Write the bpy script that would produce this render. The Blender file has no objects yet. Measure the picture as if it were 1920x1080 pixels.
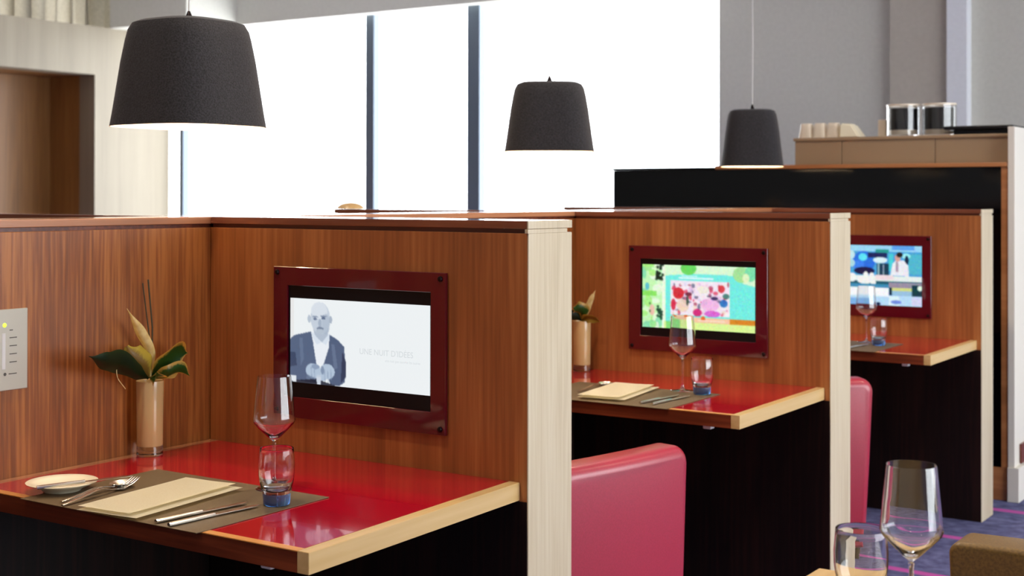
import bpy, bmesh, math, random
import numpy as np
from mathutils import Vector, Matrix
random.seed(7)
S = bpy.context.scene
COL = S.collection
PI = math.pi

# ------------------------------------------------------------------ camera
CAM = Vector((2.485, -2.3835, 1.3429)); YAW, PITCH, ROLL, FPX, PY = -0.5907, 0.005, 0.0017, 2582.4, 355.2
Fv = Vector((math.sin(YAW)*math.cos(PITCH), math.cos(YAW)*math.cos(PITCH), math.sin(PITCH)))
Rv = Vector((math.cos(YAW), -math.sin(YAW), 0)); Uv = Rv.cross(Fv)
R2 = Rv*math.cos(ROLL) + Uv*math.sin(ROLL); U2 = -Rv*math.sin(ROLL) + Uv*math.cos(ROLL)
cd = bpy.data.cameras.new('camera'); cam = bpy.data.objects.new('camera', cd); COL.objects.link(cam)
cam.matrix_world = Matrix.Translation(CAM) @ Matrix((R2, U2, -Fv)).transposed().to_4x4()
cd.sensor_width = 36; cd.lens = FPX/1920*36; cd.shift_y = -(540-PY)/1920
cd.clip_start = .05; cd.clip_end = 100
cd.dof.use_dof = True; cd.dof.focus_distance = 2.75; cd.dof.aperture_fstop = 6.3
S.camera = cam

# ------------------------------------------------------------------ world, exposure, lights
w = bpy.data.worlds.new('world'); S.world = w; w.use_nodes = True
bg = w.node_tree.nodes['Background']; bg.inputs[0].default_value = (.92, .965, 1, 1); bg.inputs[1].default_value = 8.6
S.view_settings.view_transform = 'Standard'; S.view_settings.look = 'None'
S.view_settings.exposure = 0; S.view_settings.gamma = 1; S.view_settings.use_curve_mapping = False

def area(name, loc, target, sx, sy, power, col, portal=False):
    l = bpy.data.lights.new(name, 'AREA'); l.shape = 'RECTANGLE'; l.size = sx; l.size_y = sy; l.energy = power; l.color = col
    o = bpy.data.objects.new(name, l); COL.objects.link(o); o.location = loc
    o.rotation_euler = (Vector(target)-Vector(loc)).to_track_quat('-Z', 'Y').to_euler()
    if portal: l.cycles.is_portal = True
    return o
# daylight entering through the glazing (portals guide the sky light)
area('daylight_portal_back', (-4.3, 6.42, 1.6), (-4.3, 0, 1.6), 5.4, 2.9, 1, (1, 1, 1), True)
area('daylight_portal_right', (6.38, 2.2, 1.65), (0, 2.2, 1.65), 6.6, 2.5, 1, (1, 1, 1), True)
DOWN = [(0.45, -0.95), (0.45, 0.75), (0.45, 2.45), (2.5, -1.9), (2.5, 0.6), (2.6, 3.0), (-1.4, 1.0), (4.6, -1.5), (0.4, -3.4), (2.6, -4.2), (-3.8, 2.0), (-4.5, 4.4)]
DOWN_W = 84

# ------------------------------------------------------------------ helpers
def L(r, g, b):
    f = lambda c: (c/255/12.92) if c/255 <= .04045 else ((c/255+.055)/1.055)**2.4
    return (f(r), f(g), f(b), 1)

def obj(name, bm, m, parent=None, smooth=False, loc=None):
    me = bpy.data.meshes.new(name)
    bmesh.ops.recalc_face_normals(bm, faces=bm.faces)
    bm.to_mesh(me); bm.free()
    if m: me.materials.append(m)
    if smooth:
        for p in me.polygons: p.use_smooth = True
        try: me.set_sharp_from_angle(angle=math.radians(35))
        except Exception: pass
    o = bpy.data.objects.new(name, me); COL.objects.link(o)
    if parent: o.parent = parent
    if loc: o.location = loc
    return o

def thing(name, label, cat, loc=(0, 0, 0), rz=0, group=None):
    o = bpy.data.objects.new(name, None); COL.objects.link(o); o.empty_display_size = .1
    o.location = loc; o.rotation_euler = (0, 0, rz)
    return tag(o, label, cat, group)

def tag(o, label, cat, group=None):
    o['label'] = label; o['category'] = cat
    if group: o['group'] = group
    return o

def struct(name, bm, m, smooth=False):
    o = obj(name, bm, m, None, smooth); o['kind'] = 'structure'; return o

def dup(root, loc, label, rz=None, group=None):
    r = root.copy(); COL.objects.link(r); r.location = loc
    if rz is not None: r.rotation_euler = (0, 0, rz)
    r['label'] = label
    if group: r['group'] = group
    for ch in list(root.children):
        c = ch.copy(); COL.objects.link(c); c.parent = r
        for g in list(ch.children):
            d = g.copy(); COL.objects.link(d); d.parent = c
    return r

def box(x0, x1, y0, y1, z0, z1, bev=0, bm=None, seg=2):
    own = bmesh.new()
    bmesh.ops.create_cube(own, size=1)
    for v in own.verts:
        v.co = Vector(((x0+x1)/2+v.co.x*(x1-x0), (y0+y1)/2+v.co.y*(y1-y0), (z0+z1)/2+v.co.z*(z1-z0)))
    if bev: bmesh.ops.bevel(own, geom=own.edges[:], offset=bev, segments=seg, profile=.5, affect='EDGES')
    if bm is None: return own
    me = bpy.data.meshes.new('t'); own.to_mesh(me); own.free(); bm.from_mesh(me); bpy.data.meshes.remove(me)
    return bm

def lathe(prof, n=40, sx=1, sy=1, expo=2.0, closed=False):
    """revolve (r,z); expo>2 squares the outline (superellipse)"""
    bm = bmesh.new(); rings = []
    for r, z in prof:
        if r < 1e-6: rings.append([bm.verts.new((0, 0, z))]); continue
        ring = []
        for i in range(n):
            a = 2*PI*i/n; c, s = math.cos(a), math.sin(a)
            k = (abs(c)**expo+abs(s)**expo)**(-1/expo)
            ring.append(bm.verts.new((r*k*c*sx, r*k*s*sy, z)))
        rings.append(ring)
    pairs = list(zip(rings[:-1], rings[1:]))
    if closed: pairs.append((rings[-1], rings[0]))
    for a, b in pairs:
        if len(a) == 1 and len(b) == 1: continue
        for i in range(n):
            j = (i+1) % n
            if len(a) == 1: bm.faces.new((a[0], b[i], b[j]))
            elif len(b) == 1: bm.faces.new((a[i], b[0], a[j]))
            else: bm.faces.new((a[i], b[i], b[j], a[j]))
    return bm

def smoothline(pts, n=8):
    P = [Vector(p) for p in pts]; P = [2*P[0]-P[1]]+P+[2*P[-1]-P[-2]]; out = []
    for i in range(1, len(P)-2):
        for k in range(n):
            t = k/n; a, b, c, d = P[i-1:i+3]
            out.append(.5*((2*b)+(c-a)*t+(2*a-5*b+4*c-d)*t*t+(3*b-a-3*c+d)*t**3))
    out.append(P[-2]); return out

def tube(pts, rad, n=10, bm=None):
    bm = bm or bmesh.new(); rings = []
    pts = [Vector(p) for p in pts]
    rr = rad if isinstance(rad, (list, tuple)) else [rad]*len(pts)
    for i, p in enumerate(pts):
        d = (pts[min(i+1, len(pts)-1)]-pts[max(i-1, 0)]).normalized()
        up = Vector((0, 0, 1)) if abs(d.z) < .9 else Vector((1, 0, 0))
        a = d.cross(up).normalized(); b = d.cross(a)
        rings.append([bm.verts.new(p+rr[i]*(a*math.cos(2*PI*k/n)+b*math.sin(2*PI*k/n))) for k in range(n)])
    for a, b in zip(rings[:-1], rings[1:]):
        for k in range(n): bm.faces.new((a[k], a[(k+1) % n], b[(k+1) % n], b[k]))
    bm.faces.new(rings[0]); bm.faces.new(rings[-1][::-1])
    return bm

def sweepflat(pts, widths, thick, bm=None, up=Vector((0, 0, 1))):
    """flat bar along pts: width across (in plane), thickness along up"""
    bm = bm or bmesh.new(); rings = []
    pts = [Vector(p) for p in pts]
    for i, p in enumerate(pts):
        d = (pts[min(i+1, len(pts)-1)]-pts[max(i-1, 0)]).normalized(); a = d.cross(up).normalized()
        u = a.cross(d).normalized(); w_ = widths[i]/2; t = thick/2
        ring = [p+a*w_*math.cos(q)+u*t*math.sin(q) for q in [2*PI*k/8+PI/8 for k in range(8)]]
        rings.append([bm.verts.new(q) for q in ring])
    for a, b in zip(rings[:-1], rings[1:]):
        for k in range(8): bm.faces.new((a[k], a[(k+1) % 8], b[(k+1) % 8], b[k]))
    bm.faces.new(rings[0]); bm.faces.new(rings[-1][::-1])
    return bm

# ------------------------------------------------------------------ materials
def mat(name, col=(.8, .8, .8, 1), rough=.5, metal=0, coat=0, **kw):
    m = bpy.data.materials.new(name); m.use_nodes = True
    b = m.node_tree.nodes['Principled BSDF']
    b.inputs['Base Color'].default_value = col; b.inputs['Roughness'].default_value = rough
    b.inputs['Metallic'].default_value = metal; b.inputs['Coat Weight'].default_value = coat
    b.inputs['Coat Roughness'].default_value = kw.get('cr', .08)
    if 'sheen' in kw: b.inputs['Sheen Weight'].default_value = kw['sheen']
    if 'spec' in kw: b.inputs['Specular IOR Level'].default_value = kw['spec']
    return m
def N(m, t, **kw):
    n = m.node_tree.nodes.new(t)
    for k, v in kw.items(): setattr(n, k, v)
    return n
def lk(m, a, b): m.node_tree.links.new(a, b)
def BS(m): return m.node_tree.nodes['Principled BSDF']

def wood(name, c1, c2, axis='Z', rough=.35, coat=.25, streak=1.0, fine=90, dark=None, cr=.15):
    """veneer with fine pores along axis plus broad cathedral figure"""
    m = mat(name, c1, rough, 0, coat, cr=cr)
    tc = N(m, 'ShaderNodeTexCoord'); mp = N(m, 'ShaderNodeMapping'); lk(m, tc.outputs['Object'], mp.inputs[0])
    s = [1, 1, 1]; s['XYZ'.index(axis)] = .035; mp.inputs['Scale'].default_value = s
    n1 = N(m, 'ShaderNodeTexNoise'); n1.inputs['Scale'].default_value = fine; n1.inputs['Detail'].default_value = 4; lk(m, mp.outputs[0], n1.inputs[0])
    n2 = N(m, 'ShaderNodeTexNoise'); n2.inputs['Scale'].default_value = 9; n2.inputs['Detail'].default_value = 3; n2.inputs['Distortion'].default_value = .6; lk(m, mp.outputs[0], n2.inputs[0])
    mp2 = N(m, 'ShaderNodeMapping'); lk(m, tc.outputs['Object'], mp2.inputs[0])
    s2 = [1, 1, 1]; s2['XYZ'.index(axis)] = .12; mp2.inputs['Scale'].default_value = s2
    wv = N(m, 'ShaderNodeTexNoise'); wv.inputs['Scale'].default_value = 5; wv.inputs['Detail'].default_value = 1; wv.inputs['Distortion'].default_value = .3; lk(m, mp2.outputs[0], wv.inputs[0])
    mul = N(m, 'ShaderNodeMath', operation='MULTIPLY'); mul.inputs[1].default_value = 22; lk(m, wv.outputs[0], mul.inputs[0])
    sn = N(m, 'ShaderNodeMath', operation='SINE'); lk(m, mul.outputs[0], sn.inputs[0])
    r1 = N(m, 'ShaderNodeMapRange'); r1.inputs[1].default_value = .35; r1.inputs[2].default_value = .68; lk(m, n1.outputs[0], r1.inputs[0])
    a = N(m, 'ShaderNodeMath', operation='MULTIPLY_ADD'); lk(m, sn.outputs[0], a.inputs[0]); a.inputs[1].default_value = .13*streak; a.inputs[2].default_value = 0
    b2 = N(m, 'ShaderNodeMath', operation='MULTIPLY_ADD'); lk(m, n2.outputs[0], b2.inputs[0]); b2.inputs[1].default_value = .8; lk(m, a.outputs[0], b2.inputs[2])
    c = N(m, 'ShaderNodeMath', operation='MULTIPLY_ADD'); lk(m, r1.outputs[0], c.inputs[0]); c.inputs[1].default_value = .55*streak; lk(m, b2.outputs[0], c.inputs[2])
    cr_ = N(m, 'ShaderNodeValToRGB'); e = cr_.color_ramp.elements
    e[0].position = .12; e[0].color = dark or tuple(x*.6 for x in c2[:3])+(1,); e[1].position = .95; e[1].color = c1
    k = e.new(.55); k.color = c2
    lk(m, c.outputs[0], cr_.inputs[0]); lk(m, cr_.outputs[0], BS(m).inputs['Base Color'])
    bp = N(m, 'ShaderNodeBump'); bp.inputs['Strength'].default_value = .12; bp.inputs['Distance'].default_value = .001; lk(m, r1.outputs[0], bp.inputs['Height']); lk(m, bp.outputs[0], BS(m).inputs['Normal'])
    return m

M = {}
M['teak'] = wood('teak_veneer', L(178, 112, 60), L(154, 90, 44), 'Z', .42, .12, .8)
M['teak_red'] = wood('red_teak_veneer', L(166, 102, 46), L(134, 74, 28), 'Z', .42, .12, 1.1, 130)
M['teak_x'] = wood('teak_lipping_x', L(150, 92, 62), L(122, 68, 46), 'X', .2, 1, .6, 60, None, .04)
M['teak_y'] = wood('teak_lipping_y', L(205, 148, 106), L(180, 122, 84), 'Y', .25, .8, .6, 60, None, .05)
M['teak_shaded'] = wood('teak_veneer_in_shade', L(36, 17, 11), L(20, 9, 6), 'Z', .5, 0); BS(M['teak_shaded']).inputs['Specular IOR Level'].default_value = .25  # brown wood with the shade under the tables put into its colour
M['cherry_x'] = wood('cherry_lipping', L(128, 62, 34), L(98, 42, 22), 'X', .35, .2)
M['oak_z'] = wood('pale_end_grain_veneer', L(212, 202, 178), L(198, 184, 156), 'Z', .4, .3, .5, 110, L(166, 150, 120))
M['oak_y'] = wood('pale_edge_lipping', L(218, 190, 140), L(200, 168, 112), 'Y', .35, .2, .5, 40, L(168, 132, 80))
M['oak_wall'] = wood('light_oak_wall_veneer', L(146, 135, 116), L(136, 125, 105), 'Z', .5, .05, .25, 60, L(122, 110, 92))
M['brown_wall'] = wood('brown_wall_veneer', L(156, 110, 56), L(138, 92, 42), 'Z', .5, .1, .5, 50)
M['red_glass'] = mat('red_back_painted_glass', L(172, 10, 36), .1, 0, .6, cr=.02, spec=.5)
M['frame_glass'] = mat('oxblood_glass', L(92, 10, 28), .08, 0, .5, cr=.03)
M['black_plastic'] = mat('black_plastic', L(10, 12, 20), .3, spec=.3)
M['stud'] = mat('dark_stud_metal', L(40, 32, 34), .3, .8)
M['black_gloss'] = mat('black_gloss_panel', L(3, 3, 6), .08, spec=.35)
M['steel'] = mat('polished_cutlery_steel', L(232, 230, 224), .24, 1)
M['panel_metal'] = mat('brushed_control_plate', L(176, 172, 160), .42, .35)
M['tick'] = mat('dark_print', L(70, 66, 60), .5)
M['cream_china'] = mat('cream_china', L(246, 240, 214), .18, 0, .4)
M['white_plastic'] = mat('white_plastic', L(228, 226, 220), .4)
M['pale_paint'] = mat('off_white_paint', L(226, 222, 212), .4, 0, .1)
M['cord'] = mat('white_flex', L(205, 205, 205), .5)
M['aluminium'] = mat('grey_blue_window_frame', L(104, 116, 130), .4, .3)
M['copper'] = wood('copper_tone_edge', L(200, 140, 90), L(170, 110, 66), 'X', .35, .2, .4, 40)
M['golden'] = wood('golden_lipping', L(226, 168, 100), L(208, 146, 78), 'X', .35, .2, .5, 40, L(170, 112, 56))
M['bronze'] = mat('bronze_box_panel', L(172, 148, 118), .4, .25)
M['clearbase'] = mat('frosted_base', L(200, 175, 140), .2)
M['black_rubber'] = mat('black_leg', L(20, 16, 15), .4)

def noisy(name, c1, c2, scale, rough, bump=.2, detail=4, dist=.002, **kw):
    m = mat(name, c1, rough, **kw)
    tc = N(m, 'ShaderNodeTexCoord'); n = N(m, 'ShaderNodeTexNoise'); n.inputs['Scale'].default_value = scale; n.inputs['Detail'].default_value = detail
    lk(m, tc.outputs['Object'], n.inputs[0])
    r = N(m, 'ShaderNodeValToRGB'); r.color_ramp.elements[0].position = .35; r.color_ramp.elements[1].position = .65
    r.color_ramp.elements[0].color = c2; r.color_ramp.elements[1].color = c1
    lk(m, n.outputs[0], r.inputs[0]); lk(m, r.outputs[0], BS(m).inputs['Base Color'])
    bp = N(m, 'ShaderNodeBump'); bp.inputs['Strength'].default_value = bump; bp.inputs['Distance'].default_value = dist
    lk(m, n.outputs[0], bp.inputs['Height']); lk(m, bp.outputs[0], BS(m).inputs['Normal'])
    return m
M['plaster'] = noisy('grey_plaster', L(210, 208, 198), L(205, 203, 193), 40, .8, .05)
M['taupe'] = noisy('taupe_plaster', L(192, 184, 172), L(187, 179, 167), 40, .8, .05)
M['stripe'] = noisy('white_plaster_strip', L(236, 238, 244), L(232, 234, 240), 40, .7, .05)
M['ceiling'] = noisy('ceiling_paint', L(222, 220, 214), L(218, 216, 210), 30, .85, .05)
M['shade'] = noisy('charcoal_fabric', L(42, 41, 47), L(14, 14, 17), 260, .9, .7, 3, .0015, sheen=.12)
M['shade_in'] = mat('white_shade_lining', L(246, 240, 226), .7)
M['linen'] = noisy('cream_linen', L(252, 246, 222), L(246, 238, 210), 500, .85, .3, 2, .0005)
M['mat'] = noisy('woven_taupe_vinyl', L(104, 85, 55), L(76, 60, 37), 900, .6, .5, 2, .0005)
M['red_leather'] = noisy('crimson_leather', L(166, 30, 56), L(154, 24, 48), 260, .34, .12, 3, .0008, coat=.5, cr=.3)
M['brown_leather'] = noisy('olive_brown_leather', L(122, 94, 42), L(98, 74, 32), 200, .38, .15, 3, .0008, coat=.15, cr=.3)
M['vase'] = mat('cream_glass_vase', L(198, 168, 116), .22, 0, .6, cr=.05)
M['curtain'] = noisy('cream_curtain', L(206, 200, 188), L(190, 184, 172), 60, .85, .1)
BS(M['curtain']).inputs['Subsurface Weight'].default_value = 0
_t = N(M['curtain'], 'ShaderNodeBsdfTranslucent'); _t.inputs[0].default_value = L(214, 206, 184); _x = N(M['curtain'], 'ShaderNodeMixShader'); _x.inputs[0].default_value = .02
_o = M['curtain'].node_tree.nodes['Material Output']; lk(M['curtain'], BS(M['curtain']).outputs[0], _x.inputs[1]); lk(M['curtain'], _t.outputs[0], _x.inputs[2]); lk(M['curtain'], _x.outputs[0], _o.inputs[0])
M['spathe'] = noisy('cream_spathe', L(246, 232, 176), L(228, 206, 136), 60, .5)
M['stick'] = mat('dark_green_stem', L(56, 50, 26), .6)
M['black_content'] = mat('dark_coffee_beans', L(18, 14, 18), .5)
M['cups'] = mat('ivory_porcelain', L(240, 226, 204), .3, 0, .3)

def leafmat(name, cin, cedge, e=.36):
    m = mat(name, cin, .4, 0, .2); tc = N(m, 'ShaderNodeUVMap'); sp = N(m, 'ShaderNodeSeparateXYZ'); lk(m, tc.outputs[0], sp.inputs[0])
    s = N(m, 'ShaderNodeMath', operation='SUBTRACT'); lk(m, sp.outputs[1], s.inputs[0]); s.inputs[1].default_value = .5
    a = N(m, 'ShaderNodeMath', operation='ABSOLUTE'); lk(m, s.outputs[0], a.inputs[0])
    n = N(m, 'ShaderNodeTexNoise'); n.inputs['Scale'].default_value = 7; lk(m, tc.outputs[0], n.inputs[0])
    ad = N(m, 'ShaderNodeMath', operation='MULTIPLY_ADD'); lk(m, n.outputs[0], ad.inputs[0]); ad.inputs[1].default_value = .25; lk(m, a.outputs[0], ad.inputs[2])
    r = N(m, 'ShaderNodeValToRGB'); r.color_ramp.elements[0].position = e+.06; r.color_ramp.elements[0].color = cin
    r.color_ramp.elements[1].position = e+.2; r.color_ramp.elements[1].color = cedge
    lk(m, ad.outputs[0], r.inputs[0]); lk(m, r.outputs[0], BS(m).inputs['Base Color']); return m
M['leaf_dark'] = leafmat('dark_green_leaf', L(24, 46, 20), L(34, 58, 24), .4)
M['leaf_var'] = leafmat('green_leaf_yellow_edge', L(44, 92, 28), L(206, 170, 80), .34)
M['leaf_lime'] = leafmat('lime_brown_leaf', L(150, 120, 52), L(196, 176, 70), .22)

def glass(name, col=(1, 1, 1, 1), rough=0):
    m = bpy.data.materials.new(name); m.use_nodes = True; b = BS(m)
    b.inputs['Base Color'].default_value = col; b.inputs['Roughness'].default_value = rough
    b.inputs['Transmission Weight'].default_value = 1; b.inputs['IOR'].default_value = 1.5
    return m
M['glass'] = glass('clear_glass', (.97, .98, .99, 1))
M['blue_glass'] = glass('blue_glass', (.16, .44, 1.0, 1)); BS(M['blue_glass']).inputs['Transmission Weight'].default_value = .9
def pane():
    m = bpy.data.materials.new('window_pane_glass'); m.use_nodes = True; nt = m.node_tree; nt.nodes.clear()
    o = nt.nodes.new('ShaderNodeOutputMaterial'); t = nt.nodes.new('ShaderNodeBsdfTransparent'); g = nt.nodes.new('ShaderNodeBsdfGlossy')
    g.inputs['Roughness'].default_value = .02; x = nt.nodes.new('ShaderNodeMixShader'); x.inputs[0].default_value = .05
    nt.links.new(t.outputs[0], x.inputs[1]); nt.links.new(g.outputs[0], x.inputs[2]); nt.links.new(x.outputs[0], o.inputs[0]); return m
M['pane'] = pane()
def emis(name, col, st):
    m = mat(name, (0, 0, 0, 1), .4); b = BS(m); b.inputs['Emission Color'].default_value = col; b.inputs['Emission Strength'].default_value = st; return m
M['bulb'] = emis('warm_bulb', L(255, 226, 180), 14)
M['down'] = emis('added_downlight_diffuser', L(255, 232, 196), 10)
M['led'] = emis('green_led', L(190, 230, 60), 2.2)
M['caption'] = emis('screen_caption_grey', L(212, 218, 221), 1.0)

def carpet():
    m = mat('violet_carpet', L(70, 72, 120), .95); tc = N(m, 'ShaderNodeTexCoord')
    n = N(m, 'ShaderNodeTexNoise'); n.inputs['Scale'].default_value = 22; n.inputs['Detail'].default_value = 8; lk(m, tc.outputs['Object'], n.inputs[0])
    r = N(m, 'ShaderNodeValToRGB'); e = r.color_ramp.elements; e[0].position = .3; e[0].color = L(56, 58, 104); e[1].position = .7; e[1].color = L(104, 108, 156)
    lk(m, n.outputs[0], r.inputs[0])
    mp = N(m, 'ShaderNodeMapping'); mp.inputs['Rotation'].default_value = (0, 0, .12); mp.inputs['Scale'].default_value = (.35, 1, 1); lk(m, tc.outputs['Object'], mp.inputs[0])
    wv = N(m, 'ShaderNodeTexWave', bands_direction='Y'); wv.inputs['Scale'].default_value = .55; wv.inputs['Distortion'].default_value = 1.6; wv.inputs['Detail'].default_value = 1; lk(m, mp.outputs[0], wv.inputs[0])
    r2 = N(m, 'ShaderNodeValToRGB'); r2.color_ramp.elements[0].position = .975; r2.color_ramp.elements[1].position = .992; lk(m, wv.outputs[0], r2.inputs[0])
    mx = N(m, 'ShaderNodeMix', data_type='RGBA'); lk(m, r2.outputs[0], mx.inputs[0]); lk(m, r.outputs[0], mx.inputs[6]); mx.inputs[7].default_value = L(190, 80, 170)
    lk(m, mx.outputs[2], BS(m).inputs['Base Color'])
    n3 = N(m, 'ShaderNodeTexNoise'); n3.inputs['Scale'].default_value = 350; lk(m, tc.outputs['Object'], n3.inputs[0])
    bp = N(m, 'ShaderNodeBump'); bp.inputs['Strength'].default_value = .6; bp.inputs['Distance'].default_value = .004; lk(m, n3.outputs[0], bp.inputs['Height']); lk(m, bp.outputs[0], BS(m).inputs['Normal'])
    return m
M['carpet'] = carpet()

# ------------------------------------------------------------------ room shell
CH = 3.35
X0, X1, YF, YB = -8.2, 6.3, -6.0, 6.3
struct('floor', box(X0-.2, X1+.2, YF-.2, YB+.2, -.15, 0), M['carpet'])
struct('ceiling', box(X0-.2, X1+.2, YF-.2, YB+.2, CH, CH+.15), M['ceiling'])
# back wall: window opening from X -7.0 to -1.62
WX0, WX1 = -7.6, -1.622
bm = box(WX1, X1+.2, YB, YB+.25, 0, CH); box(X0-.2, WX0, YB, YB+.25, 0, CH, bm=bm); box(WX0, WX1, YB, YB+.25, 0, .25, bm=bm); box(WX0, WX1, YB, YB+.25, 3.1, CH, bm=bm)
struct('wall_back', bm, M['plaster'])
struct('trim_1', box(-.40, -.03, YB-.06, YB, 0, CH), M['taupe'])
struct('trim_2', box(-.03, .092, YB-.10, YB, 0, CH), M['stripe'])
# window: frame, mullions, panes
bm = bmesh.new()
for xa, xb in ((-7.035, -6.985), (-4.835, -4.745), (-3.805, -3.685)):
    box(xa, xb, YB+.06, YB+.14, .25, 3.1, .004, bm)
box(WX0, WX1, YB+.06, YB+.14, .25, .33, bm=bm); box(WX0, WX1, YB+.06, YB+.14, 3.02, 3.1, bm=bm)
wf = struct('window_1', bm, M['aluminium'])
xs = [WX0, -7.01, -4.79, -3.745, WX1]
for a, b in zip(xs[:-1], xs[1:]):
    obj('window_pane', box(a+.01, b-.01, YB+.095, YB+.101, .3, 3.05), M['pane'], wf)
# soffit bulkhead in front of window
struct('trim_3', box(-7.1, X1, 6.2, YB, 2.822, CH), M['plaster'])
struct('trim_4', box(-7.1, -6.15, 5.62, 6.2, 2.80, CH), M['plaster'])
# left wall: pale oak partition with a doorway recess
bm = box(-7.3, -7.1, 5.46, YB, 0, 2.80); box(-7.3, -7.1, 3.4, 5.46, 2.385, 2.80, bm=bm); box(-7.3, -7.1, YF, 3.4, 0, 2.80, bm=bm)
struct('wall_left', bm, M['oak_wall'])
bm = box(-7.75, -7.70, 3.3, 5.6, 0, 2.385); box(-7.70, -7.3, 5.46, 5.5, 0, 2.385, bm=bm); box(-7.70, -7.3, 3.36, 3.4, 0, 2.385, bm=bm); box(-7.70, -7.3, 3.4, 5.46, 2.385, 2.43, bm=bm)
struct('door_1', bm, M['brown_wall'])
bm = box(X0-.2, X0, YF-.2, 2.4, 0, CH); box(X0-.2, X0, 2.4, YB+.2, 0, 1.2, bm=bm); box(X0-.2, X0, 6.0, YB+.2, 1.2, CH, bm=bm)
struct('wall_left_rear', bm, M['plaster'])
w3 = struct('window_3_added', box(X0-.12, X0-.06, 4.15, 4.21, 1.2, CH), M['aluminium'])  # unseen window, added behind the curtain to brighten it
for a, b_ in ((2.4, 4.15), (4.21, 6.0)): obj('window_pane', box(X0-.1, X0-.094, a, b_, 1.2, CH), M['pane'], w3)
struct('wall_front', box(X0, X1, YF-.2, YF, 0, CH), M['plaster'])
# right wall with a long window
bm = box(X1, X1+.2, YF-.2, YB+.2, 0, .45); box(X1, X1+.2, YF-.2, YB+.2, 2.85, CH, bm=bm); box(X1, X1+.2, YF-.2, -1.0, .45, 2.85, bm=bm); box(X1, X1+.2, 5.4, YB+.2, .45, 2.85, bm=bm)
struct('wall_right', bm, M['plaster'])
bm = bmesh.new()
for y in (-1, 1.1, 3.25, 5.35): box(X1+.05, X1+.12, y, y+.05, .45, 2.85, bm=bm)
w2 = struct('window_2', bm, M['aluminium'])
for a in (-.95, 1.15, 3.3): obj('window_pane', box(X1+.08, X1+.086, a, a+2.05, .45, 2.85), M['pane'], w2)

# curtain above the oak wall
def curtain():
    bm = bmesh.new(); n = 560; y0, y1 = 3.0, 6.25; rows = []
    for z in (2.6, 2.9, 3.3):
        row = []
        for i in range(n):
            t = i/(n-1); y = y0+(y1-y0)*t
            a = t*2*PI*21
            amp = .10*(.7+.3*math.sin(t*23))*(1 if t > .33 else .35)
            row.append(bm.verts.new((-7.52+amp*math.sin(a+.8*math.sin(t*31)), y+.022*math.sin(2*a), z)))
        rows.append(row)
    for a, b in zip(rows[:-1], rows[1:]):
        for i in range(n-1): bm.faces.new((a[i], a[i+1], b[i+1], b[i]))
    bmesh.ops.solidify(bm, geom=bm.faces[:], thickness=.004)
    return bm
tag(obj('curtain', curtain(), M['curtain'], None, True), 'cream pleated curtain hanging above the pale oak wall', 'curtain')

# unseen ceiling downlights, added for warm light on the booths
dl = None
for i, (x, y) in enumerate(DOWN):
    lab = 'small round ceiling light, unseen, added to warm the booths'
    if dl is None:
        dl = thing('added_downlight', lab, 'ceiling light', (x, y, CH), 0, 'added ceiling downlights')
        obj('trim_ring', lathe([(.045, 0), (.06, 0), (.06, -.008), (.045, -.008)], 32, closed=True), M['white_plastic'], dl)
        obj('diffuser', lathe([(0, -.002), (.045, -.002)], 32), M['down'], dl)
    else: dup(dl, (x, y, CH), lab)
    l = bpy.data.lights.new('added_downlight_beam', 'SPOT'); l.energy = DOWN_W*(1.25 if i < 2 else 1); l.spot_size = math.radians(118); l.spot_blend = .7; l.color = (1, .80, .58); l.shadow_soft_size = .06
    o = bpy.data.objects.new('added_downlight_beam', l); COL.objects.link(o); o.location = (x, y, CH-.03)

# ------------------------------------------------------------------ booths
P = [0, 1.713, 3.423]; TH = .172; LL = .9285; H = 1.292; ST = .172
# spine wall running between the two rows of booths
sp = thing('booth_spine_wall', 'long low reddish wood partition at left running back between the booths', 'partition', (-ST/2, .6, 0))
ya, yb = -3.2, 3.595
def spine(z0, z1, m, n, dx=0, bev=.0015):
    return obj(n, box(-ST/2+dx, ST/2-dx, ya-.6, yb-.6, z0, z1, bev), m, sp)
spine(.72, 1.266, M['teak_red'], 'panel'); spine(0, .72, M['teak_shaded'], 'shaded_lower_panel', .001); spine(1.266, 1.275, M['cherry_x'], 'shadow_gap', .008, 0); 
spine(1.275, H, M['teak_y'], 'cap', -.001)

def partition(loc, label, rz=0):
    t = thing('booth_partition', label, 'partition', loc, rz, 'booth partitions')
    obj('panel', box(.002, LL-.004, 0, TH, .71, 1.266, .001), M['teak'], t)
    obj('shaded_lower_panel', box(.002, LL-.004, .0, TH-.0, 0, .71, .001), M['teak_shaded'], t)  # same wood as the panel above, table shade painted in as darker colour
    obj('end_board', box(LL-.004, LL, 0, TH, 0, 1.266, .0015), M['oak_z'], t)
    obj('shadow_gap', box(.002, LL-.0085, .008, TH-.012, 1.266, 1.275), M['cherry_x'], t)
    obj('gap_collar', box(LL-.008, LL+.0005, -.003, TH-.02, 1.2655, 1.2745, .0008), M['oak_z'], t)
    obj('cap', box(.002, LL-.004, -.001, TH+.001, 1.275, H, .0012), M['teak_x'], t)
    obj('cap_end', box(LL-.004, LL, -.001, TH+.001, 1.275, H, .0012), M['oak_z'], t)
    return t
pt = partition((0, P[0], 0), 'nearest wood booth partition, screen with a man in a suit on it, pale wood end board')
dup(pt, (0, P[1], 0), 'middle wood booth partition with the colourful cartoon-like screen, white-lit end board')
dup(pt, (0, P[2], 0), 'farthest wood booth partition at right with the blue kitchen screen')
dup(pt, (-ST, P[0]+TH, 0), 'partition top edge seen beyond the spine wall at far left', PI)
mp_ = dup(pt, (-ST, P[1]+TH, 0), 'thin partition top with rounded tan end against the bright window', PI)
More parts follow.
